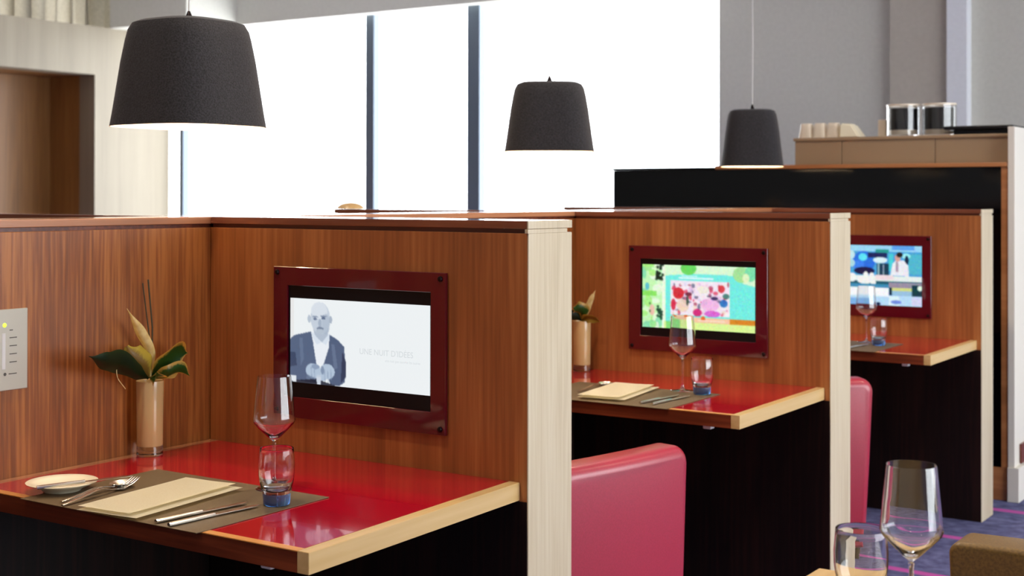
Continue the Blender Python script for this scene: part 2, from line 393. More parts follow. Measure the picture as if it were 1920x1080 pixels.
obj('end_knob', lathe([(0, 0), (.056, 0), (.050, .010), (.036, .019), (.016, .024), (0, .025)], 32), M['oak_y'], mp_, True, (LL-.01, TH/2, H+.0005))['label'] = 'rounded tan wooden knob'
dup(pt, (-ST, P[2]+TH, 0), 'partition top beyond the middle booth, just left of the black buffet', PI)

# tables -------------------------------------------------------------
TW, TD, TT = .908, .669, .0373
def table(loc, label, D=TD, wf=.022):
    t = thing('booth_table', label, 'table', loc, 0, 'booth tables')
    Z = .75
    def prism(pts, z0, z1, bev=0):
        bm = bmesh.new(); lo = [bm.verts.new((x, y, z0)) for x, y in pts]; hi = [bm.verts.new((x, y, z1)) for x, y in pts]
        bm.faces.new(lo[::-1]); bm.faces.new(hi); n = len(pts)
        for i in range(n): bm.faces.new((lo[i], lo[(i+1) % n], hi[(i+1) % n], hi[i]))
        if bev: bmesh.ops.bevel(bm, geom=bm.edges[:], offset=bev, segments=2, affect='EDGES')
        return bm
    a = .026; b = .020; e = .03
    obj('tabletop', prism([(.002, -D+e), (TW-a+.0, -D+e), (TW-a, -.001), (.002, -.001)], Z-TT, Z-.0015), M['teak_shaded'], t)
    obj('glass_inlay', prism([(e, -D+b), (TW+wf-a*1.1, -D+b), (TW-a, -.001), (e, -.001)], Z-.0055, Z-.0003), M['red_glass'], t)
    obj('side_edge', prism([(TW+wf, -D), (TW, -.001), (TW-a, -.001), (TW+wf-a, -D+.0)], Z-TT, Z, .0008), M['oak_y'], t)
    obj('front_edge', prism([(0.002, -D), (TW+wf-a, -D), (TW+wf-a, -D+b), (.002, -D+b)], Z-TT, Z-.0022, .0008), M['cherry_x'], t)
    obj('front_lip', prism([(0.002, -D), (TW+wf-a, -D), (TW+wf-a, -D+b), (.002, -D+b)], Z-.002, Z, .0006), M['golden'], t)
    obj('wall_edge', prism([(.002, -D+b), (e, -D+b), (e, -.001), (.002, -.001)], Z-TT, Z, .0005), M['teak_y'], t)
    obj('fixing_cap', box(.80, .825, -D+.02, -D+.045, Z-TT-.012, Z-TT+.001, .003), M['white_plastic'], t)
    return t
table((0, P[0], 0), 'red glass booth table in the nearest booth, wood edged, laid for one')
table((0, P[1], 0), 'red glass booth table in the middle booth beside the pink-red chair', .655, .012)
table((0, P[2], 0), 'red glass booth table in the farthest booth at right', .655, .008)

# screens ------------------------------------------------------------
class Pic:
    def __init__(s, w, h, bg): s.w, s.h = w, h; s.a = np.zeros((h, w, 3)); s.a[:] = bg; s.X, s.Y = np.meshgrid((np.arange(w)+.5)/w, (np.arange(h)+.5)/h)
    def put(s, m, c, al=1): s.a[m] = s.a[m]*(1-al)+np.array(c)*al
    def el(s, x, y, rx, ry, c, al=1): s.put(((s.X-x)/rx)**2+((s.Y-y)/ry)**2 < 1, c, al)
    def rc(s, x0, y0, x1, y1, c, al=1): s.put((s.X >= x0) & (s.X < x1) & (s.Y >= y0) & (s.Y < y1), c, al)
    def po(s, pts, c, al=1):
        m = np.zeros(s.X.shape, bool); n = len(pts)
        for i in range(n):
            (x0, y0), (x1, y1) = pts[i], pts[(i+1) % n]
            if y0 == y1: continue
            cnd = ((y0 > s.Y) != (y1 > s.Y)) & (s.X < (x1-x0)*(s.Y-y0)/(y1-y0)+x0); m ^= cnd
        s.put(m, c, al)
    def blur(s, k=1):
        for _ in range(k):
            p = np.pad(s.a, ((1, 1), (1, 1), (0, 0)), 'edge')
            s.a = (p[:-2, 1:-1]+p[2:, 1:-1]+p[1:-1, :-2]+p[1:-1, 2:]+2*p[1:-1, 1:-1])/6

def pic_man():
    p = Pic(250, 120, (236, 241, 243)); q = lambda x, y: ((x-90)/858, (y-225-.02*(x-90))/520)
    P_ = lambda pts, c, al=1: p.po([q(*t) for t in pts], c, al)
    p.rc(.0, 0, .03, 1, (228, 226, 224), .6)
    P_([(90, 480), (120, 455), (180, 440), (225, 428), (262, 600), (262, 735), (90, 730)], (86, 101, 130))
    P_([(340, 440), (395, 470), (435, 510), (447, 640), (440, 720), (405, 748), (350, 740), (305, 620)], (82, 97, 126))
    P_([(90, 560), (125, 560), (135, 640), (90, 650)], (62, 74, 102)); P_([(150, 470), (172, 470), (180, 600), (160, 640)], (106, 122, 150), .7)
    P_([(425, 540), (446, 600), (446, 690), (415, 730), (420, 620)], (52, 62, 88)); P_([(355, 500), (375, 500), (395, 640), (372, 650)], (112, 128, 156), .6)
    P_([(232, 425), (345, 430), (340, 520), (305, 630), (260, 620), (240, 500)], (232, 237, 243))
    P_([(238, 405), (338, 405), (332, 450), (295, 490), (250, 450)], (178, 190, 206))
    P_([(228, 428), (250, 445), (290, 492), (262, 505), (240, 470)], (214, 224, 236)); P_([(345, 430), (330, 450), (296, 492), (322, 505), (342, 470)], (214, 224, 236))
    p.el(*q(285, 345), .072, .185, (196, 207, 220)); p.el(*q(278, 300), .06, .10, (215, 223, 232)); p.el(*q(214, 352), .012, .045, (182, 194, 208)); p.el(*q(350, 352), .012, .045, (170, 182, 198))
    p.el(*q(320, 380), .03, .12, (168, 182, 200), .6)
    for x, y, rx, ry, c in ((252, 338, .022, .010, (140, 154, 176)), (306, 332, .024, .010, (128, 142, 166)), (252, 350, .014, .014, (108, 122, 148)), (305, 345, .015, .014, (92, 108, 136)), (283, 375, .012, .05, (164, 178, 196)), (284, 408, .026, .018, (120, 134, 156)), (284, 425, .03, .03, (180, 192, 206))): p.el(*q(x, y), rx, ry, c)
    for x, y, rx, ry in ((240, 665, .055, .085), (330, 665, .055, .09), (285, 690, .06, .07)): p.el(*q(x, y), rx, ry, (176, 194, 214))
    p.el(*q(255, 640), .03, .03, (140, 158, 184));
    for x, y in ((225, 690), (245, 700), (310, 700), (330, 705), (350, 695)): p.po([q(x, y-45), q(x+5, y-45), q(x+9, y+22), q(x+3, y+22)], (140, 158, 184), .7)
    p.el(*q(300, 660), .012, .05, (130, 148, 174)); P_([(200, 690), (262, 712), (262, 740), (190, 740)], (110, 126, 152), .7)
    P_([(262, 690), (292, 690), (290, 745), (265, 745)], (190, 204, 220))
    P_([(90, 735), (260, 715), (380, 745), (380, 800), (90, 800)], (22, 28, 44), .85)
    P_([(92, 700), (130, 702), (130, 740), (92, 738)], (226, 232, 238)); P_([(262, 700), (290, 700), (288, 748), (264, 748)], (205, 214, 226))  # dark notch and pale squares: reflections of the glasses painted into the picture
    p.blur(1); return p
def pic_toon():
    p = Pic(220, 112, (112, 232, 222)); R = random.Random(3)
    p.rc(0, 0, .2, 1, (190, 242, 178))
    for _ in range(26):
        c = R.choice([(150, 225, 140), (215, 250, 205), (120, 215, 170), (235, 250, 225), (160, 235, 120)])
        p.el(R.uniform(0, .16), R.uniform(0, 1), R.uniform(.015, .05), R.uniform(.03, .1), c, .8)
    p.rc(0, .42, .13, .5, (120, 220, 80), .8); p.rc(.18, 0, .215, 1, (232, 248, 222)); p.el(.045, .35, .02, .06, (90, 190, 200)); p.el(.09, .72, .025, .09, (240, 180, 170), .8)
    for _ in range(26): p.el(R.uniform(.13, .19), R.uniform(0, .24), .013, .024, (16, 44, 34), .9)
    for _ in range(16): p.el(R.uniform(.14, .18), R.uniform(.6, .86), .012, .022, (20, 70, 50), .85)
    for y in (.62, .74): p.el(.07, y, .008, .02, (40, 90, 60), .8)
    p.po([(.21, 0), (1, 0), (1, .3), (.9, .26), (.82, .14), (.5, .13), (.21, .17)], (214, 246, 208))
    p.el(.42, .05, .07, .1, (104, 212, 96)); p.el(.88, .12, .07, .12, (160, 222, 150)); p.el(.96, .1, .05, .12, (120, 220, 170)); p.el(.92, .17, .03, .07, (220, 240, 190))
    p.rc(.33, .185, .64, .215, (215, 250, 250)); p.rc(.36, .165, .5, .18, (200, 248, 248))
    p.rc(.26, .24, .78, .78, (240, 226, 238))
    for _ in range(120):
        c = R.choice([(238, 226, 240), (226, 190, 224), (245, 215, 225), (210, 200, 235), (250, 240, 240), (170, 70, 100), (90, 90, 120), (214, 60, 90), (236, 210, 190)])
        p.el(R.uniform(.27, .77), R.uniform(.28, .76), R.uniform(.006, .024), R.uniform(.012, .045), c, .75)
    for x, y, rx, ry, c in ((.33, .44, .05, .09, (205, 30, 45)), (.285, .62, .022, .09, (210, 40, 70)), (.37, .63, .055, .1, (236, 206, 186)), (.5, .73, .04, .06, (205, 30, 110)), (.61, .6, .08, .1, (238, 180, 226)), (.63, .74, .07, .05, (210, 90, 205)),
                            (.73, .57, .035, .06, (30, 110, 190)), (.71, .35, .03, .06, (210, 50, 60)), (.75, .46, .03, .04, (60, 120, 110)), (.65, .5, .03, .03, (50, 40, 90)), (.42, .45, .03, .03, (110, 30, 50)), (.41, .55, .012, .08, (60, 80, 70)), (.55, .37, .05, .06, (236, 232, 214))): p.el(x, y, rx, ry, c, .9)
    p.rc(.26, .80, 1, .885, (214, 132, 40)); p.rc(.26, .80, .78, .885, (244, 196, 160))
    for x in (.285, .4, .55): p.el(x, .82, .02, .04, (226, 110, 50))
    p.rc(.2, .885, 1, 1, (214, 242, 150)); p.rc(.22, .88, .34, 1, (130, 215, 120)); p.rc(.5, .84, .74, .86, (250, 225, 200))
    p.a += np.random.RandomState(5).normal(0, 14, p.a.shape); p.a = np.clip(p.a, 0, 255); p.blur(2); return p
def pic_kitchen():
    p = Pic(220, 136, (70, 160, 214)); q = lambda x, y: (.22+.78*(x-10)/990, (y-90)/790)
    def e(x, y, rx, ry, c, al=1): u, v = q(x, y); p.el(u, v, rx*.78/990, ry/790, c, al)
    def r(x0, y0, x1, y1, c, al=1): a, b = q(x0, y0), q(x1, y1); p.rc(a[0], a[1], b[0], b[1], c, al)
    r(-400, 90, 1010, 170, (150, 210, 240)); r(600, 90, 900, 150, (90, 160, 235)); r(380, 140, 560, 190, (40, 150, 140))
    e(220, 320, 150, 150, (40, 110, 220)); e(210, 250, 60, 50, (90, 225, 245)); e(150, 350, 80, 60, (60, 130, 235)); e(50, 220, 50, 60, (190, 225, 235)); e(60, 330, 40, 50, (170, 215, 220))
    r(280, 190, 540, 250, (26, 40, 90)); e(230, 430, 140, 50, (24, 26, 70)); r(400, 330, 560, 480, (20, 60, 84)); e(445, 285, 95, 40, (215, 238, 246)); r(410, 330, 435, 480, (150, 190, 200)); r(480, 340, 500, 480, (150, 170, 190))
    r(560, 200, 620, 420, (70, 205, 215)); r(820, 200, 1000, 460, (80, 180, 205)); e(790, 225, 60, 35, (150, 235, 240)); e(800, 280, 25, 60, (16, 40, 70))
    p.po([q(*t) for t in [(580, 480), (610, 330), (650, 290), (760, 280), (820, 350), (830, 490)]], (232, 232, 240)); p.po([q(*t) for t in [(655, 300), (685, 300), (690, 430), (655, 430)]], (150, 130, 150), .8)
    e(680, 250, 38, 48, (214, 160, 150)); e(705, 210, 42, 34, (30, 34, 40)); r(-400, 490, 1010, 560, (226, 236, 232)); r(380, 480, 620, 545, (236, 216, 220)); r(-400, 560, 1010, 600, (30, 90, 110)); r(560, 570, 1010, 640, (150, 140, 160))
    for x, y, a, b in ((250, 480, 35, 40), (330, 490, 35, 40), (240, 550, 110, 55), (350, 580, 40, 30), (60, 520, 60, 60)): e(x, y, a, b, (238, 240, 238))
    r(-400, 600, 560, 645, (60, 140, 180)); r(-400, 650, 560, 745, (244, 246, 248)); r(570, 640, 600, 740, (16, 40, 60)); r(600, 640, 900, 680, (206, 214, 130)); r(600, 680, 870, 745, (150, 190, 220)); r(870, 600, 1000, 745, (16, 60, 70)); e(975, 640, 35, 35, (225, 245, 225))
    r(-400, 745, 1010, 880, (180, 216, 244)); r(-400, 790, 300, 880, (120, 175, 225)); r(560, 750, 700, 880, (214, 238, 248)); e(660, 830, 70, 25, (110, 140, 220)); r(860, 760, 1000, 870, (206, 208, 238)); e(420, 860, 30, 20, (16, 30, 70)); r(0, 745, 560, 765, (225, 240, 250))
    p.a += np.random.RandomState(6).normal(0, 16, p.a.shape); p.a = np.clip(p.a, 0, 255); p.blur(2); return p

def screen_mesh(p, x0, x1, z0, z1, y):
    h, w_ = p.h, p.w; me = bpy.data.meshes.new('screen')
    xs = np.linspace(x0, x1, w_); zs = np.linspace(z1, z0, h); XX, ZZ = np.meshgrid(xs, zs)
    v = np.stack([XX, np.full_like(XX, y), ZZ], -1).reshape(-1, 3)
    i = np.arange(h*w_).reshape(h, w_); f = np.stack([i[:-1, :-1], i[1:, :-1], i[1:, 1:], i[:-1, 1:]], -1).reshape(-1, 4)
    me.from_pydata(v.tolist(), [], f.tolist())
    at = me.attributes.new('picture', 'FLOAT_COLOR', 'POINT')
    c = p.a.reshape(-1, 3)/255; c = np.where(c <= .04045, c/12.92, ((c+.055)/1.055)**2.4)
    at.data.foreach_set('color', np.concatenate([c, np.ones((len(c), 1))], 1).astype(np.float32).ravel())
    return me
def screen_mat(st):
    m = mat('lit_screen', (0, 0, 0, 1), .2); a = N(m, 'ShaderNodeAttribute'); a.attribute_name = 'picture'
    lk(m, a.outputs['Color'], BS(m).inputs['Emission Color']); BS(m).inputs['Emission Strength'].default_value = st; return m
def rect_ring(X0_, X1_, Z0_, Z1_, x0, x1, z0, z1, ya_, yb_):
    bm = bmesh.new(); V = []
    for y in (ya_, yb_):
        V.append([bm.verts.new((x, y, z)) for x, z in ((X0_, Z0_), (X1_, Z0_), (X1_, Z1_), (X0_, Z1_))]); V.append([bm.verts.new((x, y, z)) for x, z in ((x0, z0), (x1, z0), (x1, z1), (x0, z1))])
    for i in range(4):
        j = (i+1) % 4
        bm.faces.new((V[0][i], V[0][j], V[1][j], V[1][i])); bm.faces.new((V[2][i], V[3][i], V[3][j], V[2][j]))
        bm.faces.new((V[0][i], V[2][i], V[2][j], V[0][j])); bm.faces.new((V[1][i], V[1][j], V[3][j], V[3][i]))
    bmesh.ops.bevel(bm, geom=bm.edges[:], offset=.0008, segments=1, affect='EDGES')
    return bm
SC = (.47, 1.004)
def tv(k, pic, rect, label, st):
    t = thing('wall_television', label, 'television', (SC[0], P[k], SC[1]), 0, 'booth televisions')
    cx, cz = SC; y = -.0012
    obj('frame', rect_ring(.22-cx, .722-cx, .829-cz, 1.178-cz, .264-cx, .682-cx, .877-cz, 1.135-cz, y-.009, y), M['frame_glass'], t)
    obj('bezel', box(.264-cx, .682-cx, y-.004, y, .877-cz, 1.135-cz), M['black_plastic'], t)
    o = bpy.data.objects.new('screen', screen_mesh(pic, rect[0]-cx, rect[1]-cx, rect[2]-cz, rect[3]-cz, y-.0046)); o.data.materials.append(screen_mat(st)); COL.objects.link(o); o.parent = t
    for sx in (.233, .709):
        for sz in (.842, 1.165):
            b = lathe([(0, .006), (.0045, .005), (.006, .002), (.006, 0)], 20)
            bmesh.ops.rotate(b, verts=b.verts, matrix=Matrix.Rotation(PI/2, 3, 'X')); bmesh.ops.translate(b, verts=b.verts, vec=(sx-cx, y-.009, sz-cz))
            obj('stud', b, M['stud'], t, True)
    return t
t1 = tv(0, pic_man(), (.270, .678, .911, 1.106), 'nearest wall screen showing a bald man in a suit on white, dark red frame', 1.0)
tv(1, pic_toon(), (.271, .678, .906, 1.116), 'middle wall screen with bright green, cyan and pink picture', 1.05)
tv(2, pic_kitchen(), (.270, .681, .878, 1.134), 'farthest wall screen with a man in white in a blue kitchen', 1.05)
for s_, size, x, z, nm in (('UNE NUIT D\'IDÉES', .0185, .479, .989, 'caption'), ('une nuit pas comme les autres', .0080, .553, .976, 'subtitle')):
    c = bpy.data.curves.new(nm, 'FONT'); c.body = s_; c.size = size; c.extrude = .0001
    tmp = bpy.data.objects.new(nm, c); COL.objects.link(tmp)
    bpy.context.view_layer.update(); me = bpy.data.meshes.new_from_object(tmp.evaluated_get(bpy.context.evaluated_depsgraph_get())); bpy.data.objects.remove(tmp)
    me.materials.clear(); me.materials.append(M['caption'])
    o = bpy.data.objects.new(nm, me); COL.objects.link(o); o.parent = t1; o.rotation_euler = (PI/2, 0, 0); o.location = (x-SC[0], -.0061, z-SC[1])

# control plate on spine
cp = thing('control_plate', 'slim grey metal volume control plate with a green light on the left wood wall', 'control panel', (0, -.585, 1.02))
obj('plate', box(.0005, .005, -.062, .057, -.085, .085, .0015), M['panel_metal'], cp)
obj('slider_track', box(.0048, .0055, -.006, .002, -.040, .035, .0003), M['cord'], cp)
b = lathe([(0, .003), (.0035, .002), (.005, 0)], 20); bmesh.ops.rotate(b, verts=b.verts, matrix=Matrix.Rotation(PI/2, 3, 'Y')); bmesh.ops.translate(b, verts=b.verts, vec=(.0048, .0, .052))
obj('indicator_light', b, M['led'], cp, True)
for z, l_ in ((.040, .008), (.024, .018), (.007, .018), (-.010, .018), (-.027, .018)):
    obj('tick_mark', box(.0048, .0053, .012, .012+l_, z, z+.002), M['tick'], cp)
bm = box(.0048, .0053, .010, .030, -.0515, -.0495); b2 = lathe([(0, .0055), (.0035, .0055)], 16)
bmesh.ops.rotate(b2, verts=b2.verts, matrix=Matrix.Rotation(PI/2, 3, 'Y')); bmesh.ops.translate(b2, verts=b2.verts, vec=(0, .001, -.0505))
me = bpy.data.meshes.new('t'); b2.to_mesh(me); bm.from_mesh(me)
obj('maker_mark', bm, M['tick'], cp)

# ------------------------------------------------------------------ table ware
Z = .7502
def rectmat(x0, x1, y0, y1): return box(x0, x1, y0, y1, 0, .0015, .0004)
g_mat = 'placemats'
pm = tag(obj('placemat', rectmat(-.245, .245, -.175, .175), M['mat'], None, False, (.434, -.508, Z)), 'taupe woven placemat on the nearest red table', 'placemat', 'placemats')
dup(pm, (.46, P[1]-.495, Z), 'taupe placemat on the middle booth table'); dup(pm, (.46, P[2]-.495, Z), 'taupe placemat on the farthest booth table')
ZM = Z+.0016

def napkin():
    t = bmesh.new()
    # folded linen: stacked layers with rounded fold on one side
    def layer(x0, x1, y0, y1, z, wob):
        n, k = 16, 10; V = [[t.verts.new((x0+(x1-x0)*i/k + .004*math.sin(j*.5)*wob, y0+(y1-y0)*j/n, z+.0018*math.sin(i*.7+j*.45)*wob)) for i in range(k+1)] for j in range(n+1)]
        F_ = []
        for j in range(n):
            for i in range(k): F_.append(t.faces.new((V[j][i], V[j][i+1], V[j+1][i+1], V[j+1][i])))
        r = bmesh.ops.solidify(t, geom=F_, thickness=-.006)
    layer(-.074, .074, -.15, .15, .0065, .12); layer(-.074, .056, -.147, .149, .0128, .22)
    return t
npk = tag(obj('napkin', napkin(), M['linen'], None, True, (.440, -.545, ZM)), 'folded cream linen napkin on the nearest placemat', 'napkin', 'folded napkins')
npk.rotation_euler = (0, 0, .10)
n2 = npk.copy(); COL.objects.link(n2); n2.location = (.455, P[1]-.49, ZM); n2['label'] = 'folded cream napkin on the middle booth table'; n2.rotation_euler = (0, 0, .14)

def knife(name, loc, rz, label, ln=.205, tilt=0):
    t = thing(name, label, 'knife', loc, rz)
    t.rotation_euler = (tilt, 0, rz)
    h = ln*.5
    obj('handle', sweepflat([(0, 0, .004), (0, .01, .0042), (0, h*.5, .0042), (0, h, .004)], [.009, .0125, .012, .009], .0075), M['steel'], t, True)
    obj('blade', sweepflat([(0, h, .004), (0, h+.012, .004), (.0, h+.05, .004), (.001, ln*.93, .004), (.003, ln, .004)], [.008, .012, .017, .015, .004], .002), M['steel'], t, True)
    return t
k1 = knife('table_knife', (.568, -.676, ZM), -.10, 'steel table knife next to the napkin on the nearest placemat')
dup(k1, (.606, -.680, ZM), 'steel table knife nearest the tumbler, right of the other knife', -.09)
dup(k1, (.602, P[1]-.632, ZM), 'left steel knife of the pair on the middle booth placemat', -.08)
dup(k1, (.640, P[1]-.630, ZM), 'right steel knife of the pair on the middle booth placemat', -.06)
dup(k1, (.588, P[2]-.640, ZM), 'steel knife on the farthest booth placemat', -.06)

def fork(loc, rz, label):
    t = thing('table_fork', label, 'fork', loc, rz)
    obj('handle', sweepflat(smoothline([(0, 0, .003), (0, .05, .008), (0, .10, .014), (0, .135, .007), (0, .15, .005)]), [.006+.008*math.sin(PI*min(1, i/22)) if i < 17 else .007 for i in range(33)], .003), M['steel'], t, True)
    bm = sweepflat(smoothline([(0, .15, .005), (0, .163, .004), (0, .172, .006)], 4), [.008, .012, .017, .021, .023, .024, .024, .024, .024], .0025)
    for x in (-.0098, -.0033, .0033, .0098): sweepflat(smoothline([(x, .17, .006), (x, .19, .010), (x*.9, .212, .018)], 4), [.0032]*7+[.0026, .0015], .0022, bm)
    obj('tines', bm, M['steel'], t, True); return t
fk = fork((.318, -.684, ZM), .16, 'steel fork lying left of the napkin on the nearest placemat')
def spoon(loc, rz, label):
    t = thing('table_spoon', label, 'spoon', loc, rz)
    obj('handle', sweepflat(smoothline([(0, 0, .003), (0, .05, .007), (0, .10, .012), (0, .14, .006)]), [.006+.006*math.sin(PI*min(1, i/22)) if i < 17 else .006 for i in range(25)], .003), M['steel'], t, True)
    bm = bmesh.new(); rings = []
    for j in range(7):
        rr = j/6; rings.append([bm.verts.new((.021*rr*math.cos(a), .162+.030*rr*math.sin(a), .0025+.008*rr*rr)) for a in [2*PI*i/24 for i in range(24)]])
    for a, b in zip(rings[1:-1], rings[2:]):
        for i in range(24): bm.faces.new((a[i], a[(i+1) % 24], b[(i+1) % 24], b[i]))
    bm.faces.new(rings[1]); bmesh.ops.delete(bm, geom=rings[0], context='VERTS')
    bmesh.ops.solidify(bm, geom=bm.faces[:], thickness=.0012)
    obj('bowl', bm, M['steel'], t, True); return t
spoon((.290, -.664, ZM), .10, 'steel spoon between the fork and the small plate on the nearest placemat')
spoon((.335, P[1]-.53, ZM), .0, 'steel spoon left of the napkin on the middle booth table')

pl = thing('side_plate', 'small round cream side plate at the left end of the nearest placemat', 'plate', (.195, -.588, Z+.0017))
obj('dish', lathe([(0, .002), (.03, .002), (.034, 0), (.037, 0), (.040, .004), (.058, .012), (.069, .017), (.070, .0182), (.068, .0188), (.055, .0150), (.040, .0085), (0, .007)], 64), M['cream_china'], pl, True)
bk = knife('butter_knife', (.213, -.662, Z+.0175), -.46, 'small steel butter knife resting across the cream side plate', .185, .03)

def tumbler(loc, label, s=1.0):
    t = thing('glass_tumbler', label, 'glass', loc, 0, 'blue based tumblers'); t.scale = (s, s, s)
    o = [(0, .0235), (.0248, .0235), (.0275, .029), (.0325, .052), (.0335, .075), (.0315, .100), (.0308, .108)]
    i = [(.0296, .108), (.0303, .100), (.0322, .075), (.0312, .053), (.0262, .032), (.0225, .027), (0, .026)]
    pr_ = [(0, 0.0225), (.0268, 0.0225), (.0288, .030), (.0325, .045), (.0343, .060), (.0346, .078), (.0330, .098), (.0323, .108), (.0318, .1087), (.0312, .108), (.0318, .098), (.0334, .078), (.0331, .061), (.0310, .046), (.0262, .033), (.018, .028), (0, .027)]
    obj('bowl', lathe(pr_, 48), M['glass'], t, True)
    obj('tinted_base', lathe([(0, .0005), (.0235, .0005), (.0255, .003), (.0268, .0222), (0, .0222)], 48), M['blue_glass'], t, True)['label'] = 'thick blue glass base'
    return t
tb = tumbler((.640, -.440, ZM), 'clear tumbler with blue base on the nearest red table')
dup(tb, (.660, P[1]-.352, ZM), 'clear tumbler with blue base on the middle booth table')
dup(tb, (.640, P[2]-.430, ZM), 'clear tumbler with blue base on the farthest booth table')

def wineglass(loc, label):
    t = thing('wine_glass', label, 'glass', loc, 0, 'wine glasses')
    rim, mx = .0335, .0425
    out = [(.0045, .097), (.012, .1035), (.030, .121), (.0405, .1325), (mx, .1385), (.0415, .146), (.0385, .178), (rim+.0005, .225), (rim, .2275)]
    inn = [(rim-.0009, .2275), (rim-.0004, .224), (.0375, .178), (.0405, .146), (mx-.0012, .1385), (.0392, .1335), (.028, .1222), (.010, .106), (0, .1025)]
    obj('bowl', lathe([(0, .094)]+out+inn, 56), M['glass'], t, True)
    obj('stem', lathe([(0, .0938), (.0042, .0935), (.0034, .085), (.0030, .06), (.0030, .025), (.0042, .012), (.0075, .0065), (0, .006)], 24), M['glass'], t, True)
    obj('foot', lathe([(0, .0055), (.0075, .0055), (.018, .0026), (.036, .0012), (.037, .0006), (.036, 0), (0, 0)], 56), M['glass'], t, True)
    return t
wg = wineglass((.536, -.338, ZM), 'empty wine glass behind the tumbler on the nearest red table')
dup(wg, (.578, P[1]-.318, ZM), 'empty wine glass beside the tumbler on the middle booth table')
dup(wg, (.560, P[2]-.345, ZM), 'empty wine glass beside the tumbler on the farthest booth table')

# vases with leaves ----------------------------------------------------
def ribbon(pts, wid, side, curl=.25, n=7, k=8):
    c = smoothline(pts, n); W_ = []
    m_ = len(wid)-1
    for i in range(len(c)):
        t = i/(len(c)-1)*m_; a = min(int(t), m_-1); f = t-a; f = f*f*(3-2*f); W_.append(wid[a]*(1-f)+wid[a+1]*f)
    bm = bmesh.new(); uv = bm.loops.layers.uv.new('UVMap'); G = []
    side = Vector(side)
    for i, p in enumerate(c):
        d = (c[min(i+1, len(c)-1)]-c[max(i-1, 0)]).normalized(); a = (side-d*side.dot(d)).normalized(); u = d.cross(a)
        row = []
        for j in range(k+1):
            s = j/k*2-1; row.append(bm.verts.new(p+a*s*W_[i]/2+u*(s*s)*W_[i]*curl))
        G.append(row)
    for i in range(len(G)-1):
        for j in range(k):
            f = bm.faces.new((G[i][j], G[i][j+1], G[i+1][j+1], G[i+1][j]))
            for l_, (a, b) in zip(f.loops, ((i, j), (i, j+1), (i+1, j+1), (i+1, j))): l_[uv].uv = (a/(len(G)-1)*3, b/k)
    bmesh.ops.solidify(bm, geom=bm.faces[:], thickness=.0006)
    return bm
def vase(loc, label):
    t = thing('flower_vase', label, 'vase', loc, 0, 'slim cream vases')
    obj('vessel', lathe([(0, .022), (.0285, .022), (.0295, .026), (.031, .168), (.0308, .170), (.0290, .169), (.0275, .15), (0, .149)], 48), M['vase'], t, True)
    obj('glass_base', lathe([(0, 0), (.028, 0), (.030, .003), (.0290, .0218), (0, .0218)], 48), M['glass'], t, True)['label'] = 'clear glass base'
    return t
VX, VY = .042, -.226
va = vase((VX, VY, Z), 'slim cream vase on the nearest red table against the left wall')
vb = dup(va, (.075, P[1]-.075, Z), 'slim cream vase on the middle booth table, left of the screen')
def rel(p, o=(VX, VY, Z)): return (p[0]-o[0], p[1]-o[1], p[2]-o[2])
pl1 = thing('leaf_arrangement', 'dark leaves with one pointed cream bloom in the nearest vase', 'plant', (VX, VY, Z+.1702), 0)
def part_r(name, pts, wid, side, m, curl=.25, root=pl1, base=(VX, VY, Z+.1702)):
    obj(name, ribbon([rel(p, base) for p in pts], wid, side, curl), m, root, True)
part_r('leaf', [(.045, -.232, .926), (.070, -.285, .948), (.085, -.345, .976), (.105, -.400, .985), (.120, -.462, 1.003)], [.006, .036, .054, .040, .001], (.3, -.2, 1), M['leaf_dark'], .15)
part_r('leaf', [(.043, -.226, .926), (.060, -.200, .955), (.062, -.165, .978), (.060, -.128, .975)], [.010, .074, .066, .002], (.2, -.15, 1), M['leaf_var'], .2)
part_r('leaf', [(.045, -.228, .924), (.085, -.215, .936), (.090, -.178, .945), (.085, -.145, .925)], [.008, .036, .034, .002], (.4, -.4, .8), M['leaf_var'], -.25)
part_r('leaf', [(.045, -.230, .926), (.060, -.262, .955), (.058, -.290, .985), (.050, -.300, 1.006)], [.012, .062, .060, .012], (.4, .9, .3), M['leaf_lime'], .35)
part_r('leaf', [(.046, -.228, .926), (.100, -.255, .935), (.130, -.285, .952)], [.008, .036, .004], (.5, .6, .5), M['leaf_var'], -.3)
part_r('bloom', [(.047, -.232, .930), (.055, -.236, .985), (.054, -.262, 1.030), (.050, -.300, 1.090)], [.010, .022, .024, .001], (.6, .7, .2), M['spathe'], .4)
obj('stem', tube([rel(p, (VX, VY, Z+.1702)) for p in [(.042, -.222, .925), (.035, -.222, 1.02), (.028, -.236, 1.143)]], .0014, 8), M['stick'], pl1, True)
obj('stem', tube([rel(p, (VX, VY, Z+.1702)) for p in [(.044, -.222, .925), (.036, -.214, 1.04), (.026, -.218, 1.150)]], .0018, 8), M['stick'], pl1, True)
obj('tendril', tube([rel(tuple(p), (VX, VY, Z+.1702)) for p in smoothline([(.06, -.30, .985), (.075, -.345, .975), (.08, -.352, .945), (.075, -.325, .915)], 6)], .0009, 6), M['spathe'], pl1, True)
BX, BY = .075, P[1]-.075
pl2 = thing('leaf_arrangement', 'small green leaves and a short cream bloom in the middle booth vase', 'plant', (BX, BY, Z+.1702), 0)
b2_ = (BX, BY, Z+.1702)
def pr2(name, pts, wid, side, m, curl=.25): part_r(name, [(BX+u*.857+w_*.515, BY+u*.515-w_*.857, Z+.17+z) for u, w_, z in pts], wid, side, m, curl, pl2, b2_)
pr2('leaf', [(0, .005, .002), (-.03, .03, .02), (-.07, .05, .018), (-.11, .07, .01)], [.006, .035, .04, .002], (.3, -.2, 1), M['leaf_dark'], .15)
